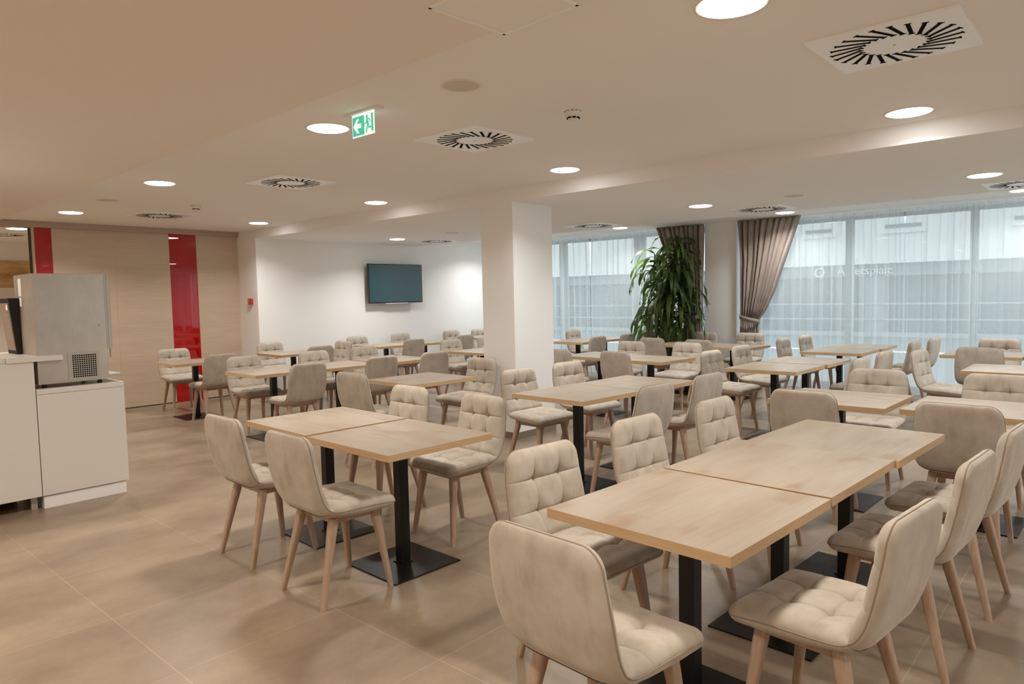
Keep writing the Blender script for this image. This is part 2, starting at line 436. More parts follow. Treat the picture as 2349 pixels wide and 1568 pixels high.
# ------------------------------------------------------------------ curtains
def sheer(x0, x1, label, seed, n=None):
    rnd = random.Random(seed); L = x1 - x0; npl = n or int(L / .145); nx = npl * 12; nz = 26
    e = MB(); g = []
    ph = [rnd.uniform(-.25, .25) for _ in range(npl + 2)]; am = [rnd.uniform(.6, 1.3) for _ in range(npl + 2)]
    for j in range(nz + 1):
        t = j / nz; z = .025 + (H1 - .03 - .025) * (1 - t); row = []
        top = math.exp(-(H1 - z) / .12)
        for i in range(nx + 1):
            s = i / nx; q = s * npl; k = min(int(q), npl)
            a = (am[k] * (1 - (q - k)) + am[min(k + 1, npl + 1)] * (q - k))
            p = q + ph[k] * (1 - (q - k)) + ph[min(k + 1, npl + 1)] * (q - k)
            wave = math.sin(2 * PI * p); wave2 = math.sin(2 * PI * p * .5 + seed)
            pinch = math.copysign(abs(wave) ** 3, wave)
            y = (.026 * a * wave + .018 * wave2) * (1 - top) + .035 * pinch * top
            x = x0 + L * s
            gap = .028 * math.exp(-((H1 - z) - .02) / .35)
            x = x0 + gap + (L - 2 * gap) * s + .012 * math.sin(p * 2 * PI * 2 + 1) * (1 - top)
            row.append(e.bm.verts.new((x, 10.985 + y, z)))
        g.append(row)
    for j in range(nz):
        for i in range(nx): e.face([g[j][i], g[j][i + 1], g[j + 1][i + 1], g[j + 1][i]])
    o = e.obj('sheer_curtain', 'sheer_voile', smooth=True, recalc=False)
    return tag(o, label, 'curtain', 'white sheer curtains along the windows')
sheer(XT + .01, -7.81, 'white sheer curtain from the screen wall to the gap, left window', 1)
sheer(-7.81, -5.47, 'white sheer curtain behind the tall potted plant', 2)
sheer(-4.84, -2.45, 'white sheer curtain directly right of the tied taupe drape', 3)
sheer(-2.45, -.02, 'white sheer curtain at the far right, right of the narrow bright gap', 4)
sheer(-.02, XR - .25, 'white sheer curtain beyond the right edge of the photo', 5)

def drape(side, xs_l, xs_r, label, seed):
    # xs_l / xs_r : list of (z, x)
    def at(t, z):
        for (z0, a), (z1, c) in zip(t, t[1:]):
            if z <= z0 and z >= z1: return a + (c - a) * (z0 - z) / (z0 - z1 + 1e-9)
        return t[-1][1]
    rnd = random.Random(seed); n = 10; nx = n * 14; nz = 60; e = MB(); g = []
    ph = [rnd.uniform(0, .35) for _ in range(n + 2)]; am = [rnd.uniform(.6, 1.2) for _ in range(n + 2)]
    ztop = H1 - .003
    for j in range(nz + 1):
        z = ztop + (.02 - ztop) * j / nz; a, c = at(xs_l, z), at(xs_r, z); w = c - a; row = []
        tie = math.exp(-((z - 1.06) / .10) ** 2)
        amp = (.056 * min(1, w / .9 + .25)) * (1 - .55 * tie); top = math.exp(-(ztop - z) / .05)
        for i in range(nx + 1):
            s = i / nx; q = s * n; k = min(int(q), n)
            p = q + ph[k] * (1 - (q - k)) + ph[k + 1] * (q - k)
            aa = am[k] * (1 - (q - k)) + am[k + 1] * (q - k)
            y = amp * aa * math.sin(2 * PI * p) * (1 - .5 * top) + .012 * math.sin(4.7 * PI * p + z * 2.0)
            y += .03 * tie * math.cos((s - .5) * PI)
            row.append(e.bm.verts.new((a + w * s + .3 * amp * math.cos(2 * PI * p) * (1 - top) * (1 if w > .5 else .5) * min(1, 6 * s, 6 * (1 - s)), 10.83 + y, z)))
        g.append(row)
    for j in range(nz):
        for i in range(nx): e.face([g[j][i], g[j][i + 1], g[j + 1][i + 1], g[j + 1][i]])
    root = empty('drape', (0, 0, 0), 0, label, 'curtain', 'tied-back taupe drapes')
    o = e.obj('cloth', 'taupe_drape', root, smooth=True, recalc=False)
    md = o.modifiers.new('thick', 'SOLIDIFY'); md.thickness = .004
    # tie band
    a, c = at(xs_l, 1.06), at(xs_r, 1.06); b = MB(); ring = []
    nn = 28
    for k in range(nn):
        th = 2 * PI * k / nn; cx = (a + c) / 2 + (c - a) / 2 * 1.08 * math.cos(th); cy = 10.83 + .085 * math.sin(th)
        dz = -.075 * (cx - a) / (c - a) if side == 'R' else -.075 * (c - cx) / (c - a)
        ring.append([b.bm.verts.new((cx, cy, 1.12 + dz - .035 + q)) for q in (0, .07)])
    for k in range(nn): b.face([ring[k][0], ring[(k + 1) % nn][0], ring[(k + 1) % nn][1], ring[k][1]])
    o = b.obj('tie_band', 'taupe_drape', root, smooth=True); md = o.modifiers.new('t', 'SOLIDIFY'); md.thickness = .006
    hx = a - .03 if side == 'R' else c + .03
    MB().tube([(hx, 10.93, 1.13), (hx, 10.86, 1.13), (hx + .015, 10.85, 1.15)], .005).obj('tie_hook', 'silver_trim', root)
drape('R', [(H1, -4.83), (2.0, -4.775), (1.12, -4.765), (0, -4.78)],
      [(H1, -3.82), (2.2, -3.98), (1.88, -4.09), (1.52, -4.21), (1.21, -4.35), (1.06, -4.46), (.86, -4.455), (0, -4.38)],
      'taupe drape tied back at the left of the right-hand window', 11)
drape('L', [(H1, -6.31), (2.14, -6.10), (1.75, -5.93), (1.3, -5.82), (1.06, -5.77), (.8, -5.77), (0, -5.83)],
      [(H1, -5.40), (1.6, -5.43), (1.0, -5.44), (0, -5.42)], 'taupe drape hanging behind the tall potted plant', 12)

# ------------------------------------------------------------------ ceiling fittings
def lamp_proto():
    r = empty('downlight', (0, 0, 0))
    b = MB(); b.lathe([(.125, .004), (.127, -.004), (.144, -.005), (.148, .001), (.148, .01)], n=48); b.obj('trim_ring', 'off_white_plastic', r, smooth=True)
    b = MB(); b.lathe([(.0001, -.012), (.09, -.012), (.115, -.010), (.124, -.005), (.1255, .004)], n=48); b.obj('diffuser', 'lamp_diffuser', r)
    ld = bpy.data.lights.new('downlight_glow', 'AREA'); ld.shape = 'DISK'; ld.size = .24; ld.energy = LAMP_W; ld.color = LAMP_COL; ld.spread = math.radians(138)
    lo = bpy.data.objects.new('bulb_light', ld); COL.objects.link(lo); lo.parent = r; lo.location = (0, 0, -.014)
    return r
LAMPS = [
 (-1.13, 5.12, H1, 'round ceiling downlight just below the near swirl vent, upper right'),
 (-1.22, 2.69, H1, 'round ceiling downlight cut off by the top edge of the photo'),
 (-3.88, 5.09, H1, 'round ceiling downlight right of the column top, by the beam'),
 (-3.99, 2.69, H1, 'round ceiling downlight directly left of the green exit sign'),
 (-6.68, 5.12, H1, 'round ceiling downlight by the beam, left of the column'),
 (-9.48, 5.16, H1, 'round ceiling downlight by the beam nearest the oak wall'),
 (-6.86, 2.76, H1, 'round ceiling downlight left of the second-farthest swirl vent'),
 (-9.70, 2.84, H1, 'round ceiling downlight above the steel machine, in front of the oak wall'),
 (-12.14, 2.85, H1, 'round ceiling downlight beyond the oak wall at far left'),
 (-1.05, 7.51, H2, 'round downlight in the lowered ceiling nearest the right edge'),
 (-3.77, 7.49, H2, 'round downlight in the lowered ceiling midway above the tied drape'),
 (-9.26, 7.51, H2, 'round downlight in the lowered ceiling above the wall screen'),
 (-6.5, 7.50, H2, 'round downlight in the lowered ceiling hidden behind the column'),
 (-6.66, 10.27, H1, 'round downlight nearest the curtain, left of the plant'),
 (-3.86, 10.30, H1, 'round downlight nearest the curtain, over the tied taupe drape'),
 (-1.06, 10.31, H1, 'round downlight nearest the curtain, at the right edge'),
 (-9.46, 10.29, H1, 'round downlight near the curtain behind the column, out of view'),
 (1.6, 2.69, H1, 'round downlight outside the right edge of the photo, near row'),
 (1.6, 5.12, H1, 'round downlight outside the right edge of the photo, beam row'),
 (1.6, 7.51, H2, 'round downlight outside the right edge, lowered ceiling'),
 (1.6, .3, 2.615, 'added unseen downlight behind the viewer, right end of the first row'),  # from here through the last row: unseen lamps added as fill light
 (-1.2, .3, 2.615, 'added unseen downlight almost above the viewer'),
 (-4.0, .3, 2.615, 'added unseen downlight above the aisle left of the viewer'),
 (-6.9, .3, 2.615, 'added unseen downlight above the white counter'),
 (1.6, -2.1, 2.615, 'added unseen downlight behind the viewer, right end of the last row'),
 (-1.2, -2.1, 2.615, 'added unseen downlight behind the viewer, second of the last row'),
 (-4.0, -2.1, 2.615, 'added unseen downlight behind the viewer, third of the last row'),
 (-6.9, -2.1, 2.615, 'added unseen downlight behind the viewer, left end of the last row'),
 (-13.4, .4, H1 -.04, 'round downlight in the buffet room, nearer the counter'),
 (-13.4, -1.8, H1 -.04, 'added unseen downlight in the buffet room, farther row'),  # unseen lamp added to brighten the buffet room
]
lp = lamp_proto()
for i, (x, y, z, lb) in enumerate(LAMPS):
    o = lp if i == 0 else copy_tree(lp)
    o.location = (x, y, z); tag(o, lb, 'ceiling light', 'round ceiling downlights')
    zone, watt, tint = (('window', 17, (1, .99, .97)) if y > 7 else ('beam', 16.5, (1, .965, .91)) if y > 4 else ('middle', 18, (1, .93, .84)) if y > 2 else ('buffet', 42, (1, .84, .66)) if x < -13 else ('counter', 17, (1, .87, .73)) if y > 0 else ('rear', 23, (1, .88, .75)))
    if x < -12 and y > 2: zone, watt, tint = 'buffet', 42, (1, .84, .66)
    for ch in o.children:
        if ch.type == 'LIGHT':
            nm = 'glow_' + zone
            if nm not in bpy.data.lights: q = ch.data.copy(); q.name = nm; q.energy = watt; q.color = tint
            ch.data = bpy.data.lights[nm]

def vent_proto():
    r = empty('ceiling_vent', (0, 0, 0)); h = .302
    b = MB(); b.box(-h, h, -h, h, -.012, 0, .002); b.box(-h + .03, h - .03, -h + .03, h - .03, 0, .02); b.obj('face_plate', 'white_enamel', r)
    b = MB(); b.cyl(0, 0, -.0135, -.011, .007, n=16); b.obj('centre_screw', 'dull_steel', r)
    n = 24; b = MB()
    for k in range(n):
        a = 2 * PI * k / n; M4 = Matrix.Rotation(a, 4, 'Z') @ Matrix.Translation((.198, 0, 0)) @ Matrix.Rotation(math.radians(-24), 4, 'Z')
        b.box(-.070, .070, -.0088, .0088, -.0132, -.0115, 0, M4)
        b.box(-.075, -.067, -.0145, .0145, -.0130, -.0115, 0, M4); b.box(.067, .075, -.0145, .0145, -.0130, -.0115, 0, M4)
    b.obj('swirl_slots', 'black_slot', r)
    return r
vp = vent_proto()
VENTS = [(-.865, 3.63, H1, 'square swirl vent nearest the viewer, upper right'), (-3.56, 3.62, H1, 'square swirl vent below the round ceiling speaker, right of the exit sign'),
 (-6.03, 3.63, H1, 'square swirl vent left of the exit sign, second farthest of the main row'), (-9.36, 3.74, H1, 'square swirl vent closest to the oak wall, by a smoke detector'),
 (-5.85, 8.33, H2, 'square swirl vent in the lowered ceiling just right of the column'), (-3.40, 8.36, H2, 'square swirl vent in the lowered ceiling above the tied taupe drape'),
 (-9.17, 8.32, H2, 'square swirl vent in the lowered ceiling above and right of the wall screen'), (-.86, 8.38, H2, 'square swirl vent in the lowered ceiling cut by the right edge'),
 (-13.24, 2.93, H1, 'square swirl vent beyond the oak wall at far left')]
for i, (x, y, z, lb) in enumerate(VENTS):
    o = vp if i == 0 else copy_tree(vp)
    o.location = (x, y, z); tag(o, lb, 'air vent', 'square ceiling swirl vents')

def speaker_proto():
    r = empty('ceiling_speaker', (0, 0, 0))
    b = MB(); b.lathe([(.098, -.004), (.102, -.006), (.112, -.004), (.114, .004)], n=48); b.obj('rim', 'off_white_plastic', r, smooth=True)
    b = MB(); b.cyl(0, 0, -.004, .003, .0985, n=48); b.obj('grille', 'speaker_mesh', r)
    return r
sp = speaker_proto()
for i, (x, y, z, lb) in enumerate([(-2.715, 2.665, H1, 'round beige ceiling speaker above the second swirl vent'), (-8.33, 2.79, H1, 'round beige ceiling speaker between two downlights at far left'),
    (-2.71, 7.49, H2, 'faint round ceiling speaker in the lowered ceiling, right of the drape'), (-7.86, 7.45, H2, 'faint round ceiling speaker in the lowered ceiling, left of the column')]):
    o = sp if i == 0 else copy_tree(sp); o.location = (x, y, z); tag(o, lb, 'speaker', 'round ceiling speakers')

def detector_proto():
    r = empty('smoke_detector', (0, 0, 0))
    b = MB(); b.lathe([(0.0001, -.058), (.026, -.058), (.031, -.054), (.034, -.046), (.040, -.034), (.050, -.016), (.053, -.006), (.053, 0)], n=40); smooth_sharp(b.obj('housing', 'off_white_plastic', r, smooth=True), 50)
    b = MB()
    for k in range(8):
        a = 2 * PI * k / 8
        b.box(.0345, .0395, -.0105, .0105, -.046, -.037, 0, Matrix.Rotation(a, 4, 'Z'))
    b.obj('sensor_slots', 'black_slot', r)
    b = MB()
    for k in range(12): b.box(.0525, .0542, -.006, .006, -.006, -.003, 0, Matrix.Rotation(2 * PI * k / 12, 4, 'Z'))
    b.obj('rim_slots', 'black_slot', r)
    return r
dp = detector_proto()
for i, (x, y, lb) in enumerate([(-2.62, 3.53, 'white smoke detector on the ceiling right of the exit sign'), (-8.2, 3.69, 'white smoke detector on the ceiling beside the farthest swirl vent')]):
    o = dp if i == 0 else copy_tree(dp); o.location = (x, y, H1); tag(o, lb, 'smoke detector', 'ceiling smoke detectors')

# access hatch at the top edge
r = empty('access_hatch', (-1.80, 2.00, 2.615), math.radians(-3), 'flush square ceiling access hatch cut by the top edge', 'hatch')
b = MB(); h = .2
for (a, c, d, e2) in ((-h, h, -h, -h + .012), (-h, h, h - .012, h), (-h, -h + .012, -h, h), (h - .012, h, -h, h)): b.box(a, c, d, e2, -.005, 0)
b.obj('hatch_frame', 'white_enamel', r); MB().box(-h + .015, h - .015, -h + .015, h - .015, -.002, 0).obj('hatch_door', 'ceiling_paint', r)

# exit sign
r = empty('exit_sign', (-3.49, 2.6, H1), 0, 'green emergency exit sign with left arrow and running figure', 'exit sign')
b = MB(); b.box(-.16, .16, -.025, .035, -.012, 0, .002); b.obj('ceiling_base', 'off_white_plastic', r)
b = MB(); b.box(-.107, .107, -.003, .003, -.146, -.012); b.obj('sign_plate', 'sign_white', r)
def flat(pts, name, m_, y0=-.0042, y1=-.0032): return MB().prism(pts, y0, y1, 'y').obj(name, m_, r)
zc = -.083
flat([(-.101, -.139), (.014, -.139), (.014, -.026), (-.101, -.026)], 'green_field', 'sign_green', -.0040, -.003)
flat([(.083, -.128), (.101, -.134), (.101, -.026), (.083, -.026)], 'door_jamb', 'sign_green', -.0040, -.003)
flat([(-.092, zc), (-.058, -.042), (-.036, -.042), (-.058, -.070), (-.016, -.070), (-.016, -.096), (-.058, -.096), (-.036, -.124), (-.058, -.124)], 'arrow', 'sign_white', -.0052, -.0041)
b = MB()
def limb(p, w=.0045):
    for (x0, z0), (x1, z1) in zip(p, p[1:]):
        dx, dz = x1 - x0, z1 - z0; L = math.hypot(dx, dz); nx, nz = -dz / L * w, dx / L * w; ex, ez = dx / L * w * .6, dz / L * w * .6
        b.prism([(x0 + nx - ex, z0 + nz - ez), (x1 + nx + ex, z1 + nz + ez), (x1 - nx + ex, z1 - nz + ez), (x0 - nx - ex, z0 - nz - ez)], -.0052, -.0032, 'y')
b.prism([(.041 + .009 * math.cos(a * PI / 8), -.040 + .010 * math.sin(a * PI / 8)) for a in range(16)], -.0052, -.0032, 'y')
limb([(.043, -.056), (.051, -.086)], .0085)
limb([(.040, -.056), (.034, -.076), (.016, -.080)], .0035); limb([(.047, -.053), (.063, -.056), (.073, -.073)], .0035)
limb([(.048, -.088), (.041, -.106), (.034, -.130)], .0048); limb([(.054, -.086), (.060, -.106), (.088, -.105)], .0048)
b.obj('running_figure', 'sign_green', r)

# fire alarm call point on the pilaster
r = empty('fire_alarm', (-10.60, ybeam(-10.6), 1.525), 0, 'small red fire alarm call point on the white pilaster', 'fire alarm')
MB().box(-.05, .05, -.045, 0, -.048, .048, .004).obj('housing', 'red_plastic', r)
b = MB(); b.box(-.02, 0, -.047, -.044, .006, .03); b.box(-.018, -.002, -.047, -.044, -.03, -.006); b.obj('press_plate', 'gold_decal', r)

# wall screen
r = empty('television', (XT, 8.265, 1.80), 0, 'flat dark television mounted on the white wall', 'television')
MB().box(.105, .145, -.627, .627, -.357, .357, .003).obj('bezel', 'tv_bezel', r)
MB().box(.1455, .1475, -.612, .612, -.335, .345).obj('screen', 'tv_glass', r)
MB().box(.06, .105, -.40, .40, -.25, .2).obj('rear_housing', 'tv_bezel', r)
MB().box(.0, .06, -.2, .2, -.15, .15).obj('wall_bracket', 'dull_steel', r)
MB().box(.11, .15, -.26, .26, -.369, -.355).obj('light_bar', 'silver_trim', r)

# ------------------------------------------------------------------ counter and machine
r = empty('base_cabinet', (-6.45, 1.79, 0), 0, 'low white cabinet carrying the steel ice machine', 'cabinet')
MB().box(-.34, .322, -.30, .30, .10, .888).obj('carcass', 'white_laminate', r)
b = MB(); b.box(.322, .340, -.302, .302, .10, .865, .001); b.obj('front_panel', 'white_laminate', r)
MB().box(-.34, .340, -.302, .302, .868, .908, .001).obj('cabinet_top', 'white_laminate', r)
MB().box(-.30, .325, -.295, .283, .0, .092).obj('plinth', 'white_enamel', r)
r = empty('counter_unit', (-6.45, .3, 0), 0, 'taller white counter unit cut by the left edge', 'cabinet')
MB().box(-.35, .322, -2.4, 1.165, .10, 1.117).obj('carcass', 'knotty_oak', r)
MB().box(.322, .340, -2.4, 1.182, .10, 1.117, .001).obj('front_panel', 'white_laminate', r)
for y in (1.14, .2, -.8): MB().box(.25, .29, y - .02, y + .02, .0, .10).obj('leg', 'dull_steel', r)
MB().box(-.33, -.30, -2.4, 1.16, 0, .1).obj('gap_shade_board', 'dark_gap', r)  # near-black board stands in for the shade under the open unit
b = MB(); b.box(-6.95, -6.095, 1.314, 1.672, 1.118, 1.157, .0015); b.box(-6.95, -6.12, -2.1, 1.313, 1.1185, 1.157, .0015)
tag(b.obj('counter_slab', 'white_laminate'), 'thick white counter slab with overhanging end beside the steel machine', 'worktop')

r = empty('ice_machine', (-6.13, 1.51, .908), 0, 'brushed steel ice machine with square side grille', 'ice machine')
MB().box(-.50, 0, 0, .484, .030, .866, .003).obj('body', 'brushed_steel', r)
b = MB(); b.box(-.48, -.002, .484, .500, .27, .866, .001); b.box(-.48, .001, .498, .524, .27, .868, .002); dr = b.obj('door', 'dull_steel', r)
MB().box(-.05, -.035, .515, .523, .20, .27).obj('door_handle', 'dull_steel', dr)
b = MB(); b.box(0, .003, .20, .42, .04, .262); gp = b.obj('grille_plate', 'dull_steel', r)
b = MB()
for i in range(11):
    for j in range(11): b.box(.003, .0045, .232 + i * .0155, .2425 + i * .0155, .064 + j * .0163, .0745 + j * .0163)
b.obj('grille_holes', 'black_slot', gp)
b = MB(); o = b.cyl(0, 0, 0, .006, .011, n=24).obj('lock', 'dull_steel', r); o.rotation_euler = (0, PI / 2, 0); o.location = (0, .440, .464)
for (x, y) in ((-.05, .05), (-.05, .43), (-.45, .05), (-.45, .43)): MB().cyl(x, y, 0, .031, .018, .013, n=16).obj('foot', 'dark_gap', r)
MB().box(-.4, -.02, .484, .585, .048, .066, .001).obj('drip_shelf', 'dull_steel', r)
for (a, c, z0, z1) in ((-.38, -.30, .70, .835), (-.36, -.31, .62, .69)):
    MB().box(a, c, -.0015, 0.0005, z0, z1).obj('rating_label', 'sticker_white', r)

r = empty('drink_dispenser', (-6.63, 1.49, 1.157), 0, 'dark slanted drinks dispenser standing on the counter beside the steel machine', 'drinks machine')
MB().prism([(-.016, 0), (.013, 0), (.008, .43), (-.052, .43)], -.13, .13, 'x').obj('body', 'dark_gap', r)
MB().prism([(-.0195, .03), (-.0165, .03), (-.049, .40), (-.052, .40)], -.125, .105, 'x').obj('front_panel', 'bronze_panel', r)
b = MB()
for i in range(3):
    for j in range(12):
        z = .12 + j * .017; y = -.0200 - (z - .03) / .37 * .0325
        b.box(-.075 + i * .05, -.045 + i * .05, y - .001, y + .001, z, z + .006)
b.obj('vent_slots', 'dull_steel', r)
MB().box(.04, .085, -.052, -.049, .345, .385).obj('label_plate', 'sticker_white', r)
MB().box(-.135, .135, -.056, .012, .43, .438).obj('lid', 'tv_bezel', r)
b = MB(); b.lathe([(.0001, 0), (.045, 0), (.045, .16), (.03, .19), (.03, .21)], n=24)
o = b.obj('glass_carafe', 'window_glass', smooth=True); o.location = (-6.45, 1.22, 1.157); tag(o, 'clear glass carafe on the counter at the left edge', 'carafe')

# ------------------------------------------------------------------ plant
PX, PY = -5.86, 10.5
r = empty('potted_plant', (PX, PY, 0), 0, 'tall drooping corn plant in a black pot before the drape', 'plant')
b = MB(); b.lathe([(.0001, 0), (.17, 0), (.225, .70), (.235, .70), (.235, .735), (.215, .735), (.20, .66), (.0001, .66)], n=40); pt = smooth_sharp(b.obj('pot', 'pot_black', r), 40)
MB().cyl(0, 0, .655, .675, .200, n=32).obj('soil', 'soil', pt)
canes = [(.02, .02, .16, .02, 2.20), (-.08, .03, -.20, -.06, 1.98), (.09, -.04, .13, -.12, 1.70), (-.02, -.08, -.05, -.16, 1.45), (.06, .07, .22, .0, 1.25), (-.10, -.04, -.24, -.10, 1.12)]
rp = random.Random(3)
lf = MB()
def leaf(p, az, length, up, wid, rnd):
    pts = []; n = 11; d = Vector((math.cos(az), math.sin(az), 0)); pos = Vector(p); ang = up; st = length / n
    tw = rnd.uniform(-.5, .5)
    side0 = Vector((-math.sin(az), math.cos(az), 0))
    prev = None
    for k in range(n + 1):
        t = k / n
        wv = wid * (math.sin(PI * min(1, t * .93 + .07)) ** .75) * (1 - .25 * t) + .001
        dirv = d * math.cos(ang) + Vector((0, 0, math.sin(ang)))
        nrm = side0.cross(dirv)
        sd = (side0 * math.cos(tw * t * 2) + nrm * math.sin(tw * t * 2)).normalized()
        wavy = .012 * math.sin(t * 16 + az * 3)
        a = lf.bm.verts.new(pos + sd * wv / 2 + nrm * wavy); c = lf.bm.verts.new(pos - nrm * wv * .12); e2 = lf.bm.verts.new(pos - sd * wv / 2 - nrm * wavy)
        if prev:
            lf.face([prev[0], a, c, prev[1]]); lf.face([prev[1], c, e2, prev[2]])
        prev = (a, c, e2)
        pos = pos + dirv * st
        if pos.z > H1 - .04: pos.z = H1 - .04; ang = min(ang, -.2)
        if pos.y > .20 : pos.y = .20 + (pos.y - .20) * .2
        ang -= (1.9 + rnd.uniform(-.2, .3)) / n * (1.6 if t < .45 else 1.0) if ang > -1.45 else 0
for ci, (x0, y0, x1, y1, h) in enumerate(canes):
    MB().tube([(x0, y0, .66), (x0 * .6 + x1 * .4, y0 * .6 + y1 * .4, .66 + (h - .66) * .5), (x1, y1, h)], .017, 8).obj('cane', 'cane_bark', r)
    nl = 46 if ci < 4 else 34
    for k in range(nl):
        t = k / nl; az = k * 2.4 + rp.uniform(-.3, .3) + ci
        hh = h + .16 - .50 * t * (1 if ci else 1.2)
        L = rp.uniform(.48, .85) * (.75 + .4 * t); 
        leaf((x1 - (x1 - x0) * t * .3, y1 - (y1 - y0) * t * .3, hh), az, L, rp.uniform(.5, 1.2) - t * .55, rp.uniform(.055, .095), rp)
for (az, p, L, up) in ((PI * 1.02, (-.1, .0, 2.2), .80, .75), (PI * .98, (-.12, .0, 1.95), .95, .75), (PI * 1.1, (-.1, 0, 1.98), .9, .6), (-.1, (.3, 0, 1.55), .7, .5), (.05, (.3, -.05, 1.75), .75, .35), (-.25, (.25, 0, 1.3), .7, .6), (PI, (-.2, -.05, 1.15), .65, .3), (PI * 1.05, (.0, -.05, 2.42), .45, .6)):
    leaf(p, az, L, up, .06, rp)
lf.obj('foliage', 'leaf_green', r, smooth=True, recalc=False)

# ------------------------------------------------------------------ tables
TS, TL = .73, .775
def table_proto():
    r = empty('dining_table', (0, 0, 0))
    b = MB(); b.box(-TS / 2, TS / 2, -TL / 2, TL / 2, .714, .75, .0012)
    for f in b.bm.faces: f.material_index = 0 if abs(f.normal.z) > .9 or abs(f.calc_center_median().z - .7495) < .001 else 1
    b.bm.normal_update()
    for f in b.bm.faces: f.material_index = 0 if f.normal.z > .8 or f.normal.z < -.8 else 1
    b.obj('table_top', ['pale_oak_laminate', 'oak_edge_band'], r)
    b = MB(); b.box(-.031, .031, -.031, .031, .014, .706, .003); b.obj('column', 'black_powder_coat', r)
    b = MB(); b.box(-.234, .234, -.234, .234, 0, .008, .001); b.obj('base_plate', 'black_powder_coat', r)
    b = MB(); b.box(-.042, .042, -.042, .042, .008, .014, .001); b.obj('column_foot', 'black_powder_coat', r)
    b = MB(); b.box(-.17, .17, -.17, .17, .706, .714); b.box(-.25, .25, -.015, .015, .703, .714); b.obj('mounting_plate', 'black_powder_coat', r)
    return r
TABLES = [  # x, y, degrees, label
 (-3.141, 2.519, 'X', -1.7, 'pale oak table at the front left, nearer of the pair'),
 (-3.952, 2.564, 'X', -2.6, 'pale oak table at the front left, farther of the pair beside the aisle'),
 (-1.220, 2.332, 'Y', -3.0, 'pale oak table closest to the viewer, front of the right-hand row of three'),
 (-1.186, 3.126, 'Y', -2.5, 'middle pale oak table of the right-hand row of three'),
 (-1.131, 3.902, 'Y', -3.0, 'third pale oak table of the right-hand row, farthest end'),
 (-3.345, 4.515, 'Y', -3.0, 'pale oak table right of the column, nearer of its pair'),
 (-3.290, 5.300, 'Y', -2.0, 'pale oak table right of the column, farther of its pair'),
 (-5.190, 4.455, 'Y', -2.0, 'single pale oak table left of the column between two end chairs'),
 (-7.250, 4.040, 'Y', -1.5, 'pale oak table nearest the aisle in the left-centre row of three'),
 (-7.170, 4.850, 'Y', -2.0, 'middle pale oak table of the left-centre row of three'),
 (-7.130, 5.680, 'Y', -2.0, 'farthest pale oak table of the left-centre row of three'),
 (-9.400, 4.110, 'Y', -2.5, 'single pale oak table in front of the red glass strip'),
 (-9.470, 5.620, 'Y', -2.0, 'single pale oak table in front of the white pilaster'),
 (-9.460, 7.360, 'Y', -2.0, 'pale oak table below the television, nearer of the pair'),
 (-9.400, 8.170, 'Y', -1.0, 'pale oak table below the television, farther of the pair'),
 (-7.080, 7.260, 'Y', -1.0, 'pale oak table partly hidden behind the left side of the column'),
 (-9.230, 9.760, 'Y', 0, 'pale oak table far behind the column by the white wall'),
 (-7.050, 9.540, 'Y', 1.0, 'pale oak table beside the left sheer curtain, nearer of the pair'),
 (-7.050, 10.34, 'Y', 0, 'pale oak table touching the left sheer curtain'),
 (-5.130, 7.430, 'X', -2.5, 'pale oak table just right of the column, left of its pair'),
 (-4.340, 7.330, 'X', -4.0, 'pale oak table right of the column with an outer-end corner free'),
 (-5.105, 9.690, 'X', -3.0, 'pale oak table in front of the potted plant'),
 (-4.315, 9.560, 'X', -3.5, 'pale oak table in front of the white pier between windows'),
 (-2.765, 7.120, 'Y', -1.0, 'pale oak table mid right, nearer of the pair before the tied drape'),
 (-2.735, 7.930, 'Y', -1.0, 'pale oak table mid right, farther of the pair before the tied drape'),
 (-2.820, 9.410, 'Y', 0, 'pale oak table by the right sheer curtain, nearer of the pair'),
 (-2.800, 10.215, 'Y', 0, 'pale oak table touching the right sheer curtain'),
 (-1.590, 5.325, 'X', -1.0, 'pale oak table behind the near right row, left of a slight gap'),
 (-.735, 5.355, 'X', -1.5, 'pale oak table behind the near right row, right of a slight gap'),
 (-1.300, 9.620, 'X', 0, 'pale oak table by the right curtain between two facing chairs'),
 (-.490, 9.610, 'X', 0, 'pale oak table at the right edge joined to the one by the curtain'),
 (-.850, 7.980, 'Y', 0, 'pale oak table cut by the right edge with a chair seen sideways'),
]
tp = table_proto()
for i, (x, y, ax, dg, lb) in enumerate(TABLES):
    o = tp if i == 0 else copy_tree(tp)
    o.location = (x, y, 0); o.rotation_euler = (0, 0, math.radians(dg + (90 if ax == 'X' else 0)))
    tag(o, lb, 'table', 'pale oak dining tables')

# ------------------------------------------------------------------ chairs
PATH = [(.243, .4585), (.20, .464), (.12, .470), (.02, .474), (-.07, .476), (-.128, .482), (-.168, .503), (-.196, .545), (-.216, .605), (-.234, .69), (-.248, .78), (-.258, .872)]
def cat(P, n=14):
    out = []
    for i in range(len(P) - 1):
        p0 = P[max(i - 1, 0)]; p1 = P[i]; p2 = P[i + 1]; p3 = P[min(i + 2, len(P) - 1)]
        for k in range(n):
            t = k / n
            out.append(tuple(.5 * (2 * p1[j] + (p2[j] - p0[j]) * t + (2 * p0[j] - 5 * p1[j] + 4 * p2[j] - p3[j]) * t * t + (3 * p1[j] - p0[j] - 3 * p2[j] + p3[j]) * t ** 3) for j in (0, 1)))
    out.append(P[-1]); return out
CP = cat(PATH); CL = [0]
for a, c in zip(CP, CP[1:]): CL.append(CL[-1] + math.hypot(a[0] - c[0], a[1] - c[1]))
LT = CL[-1]
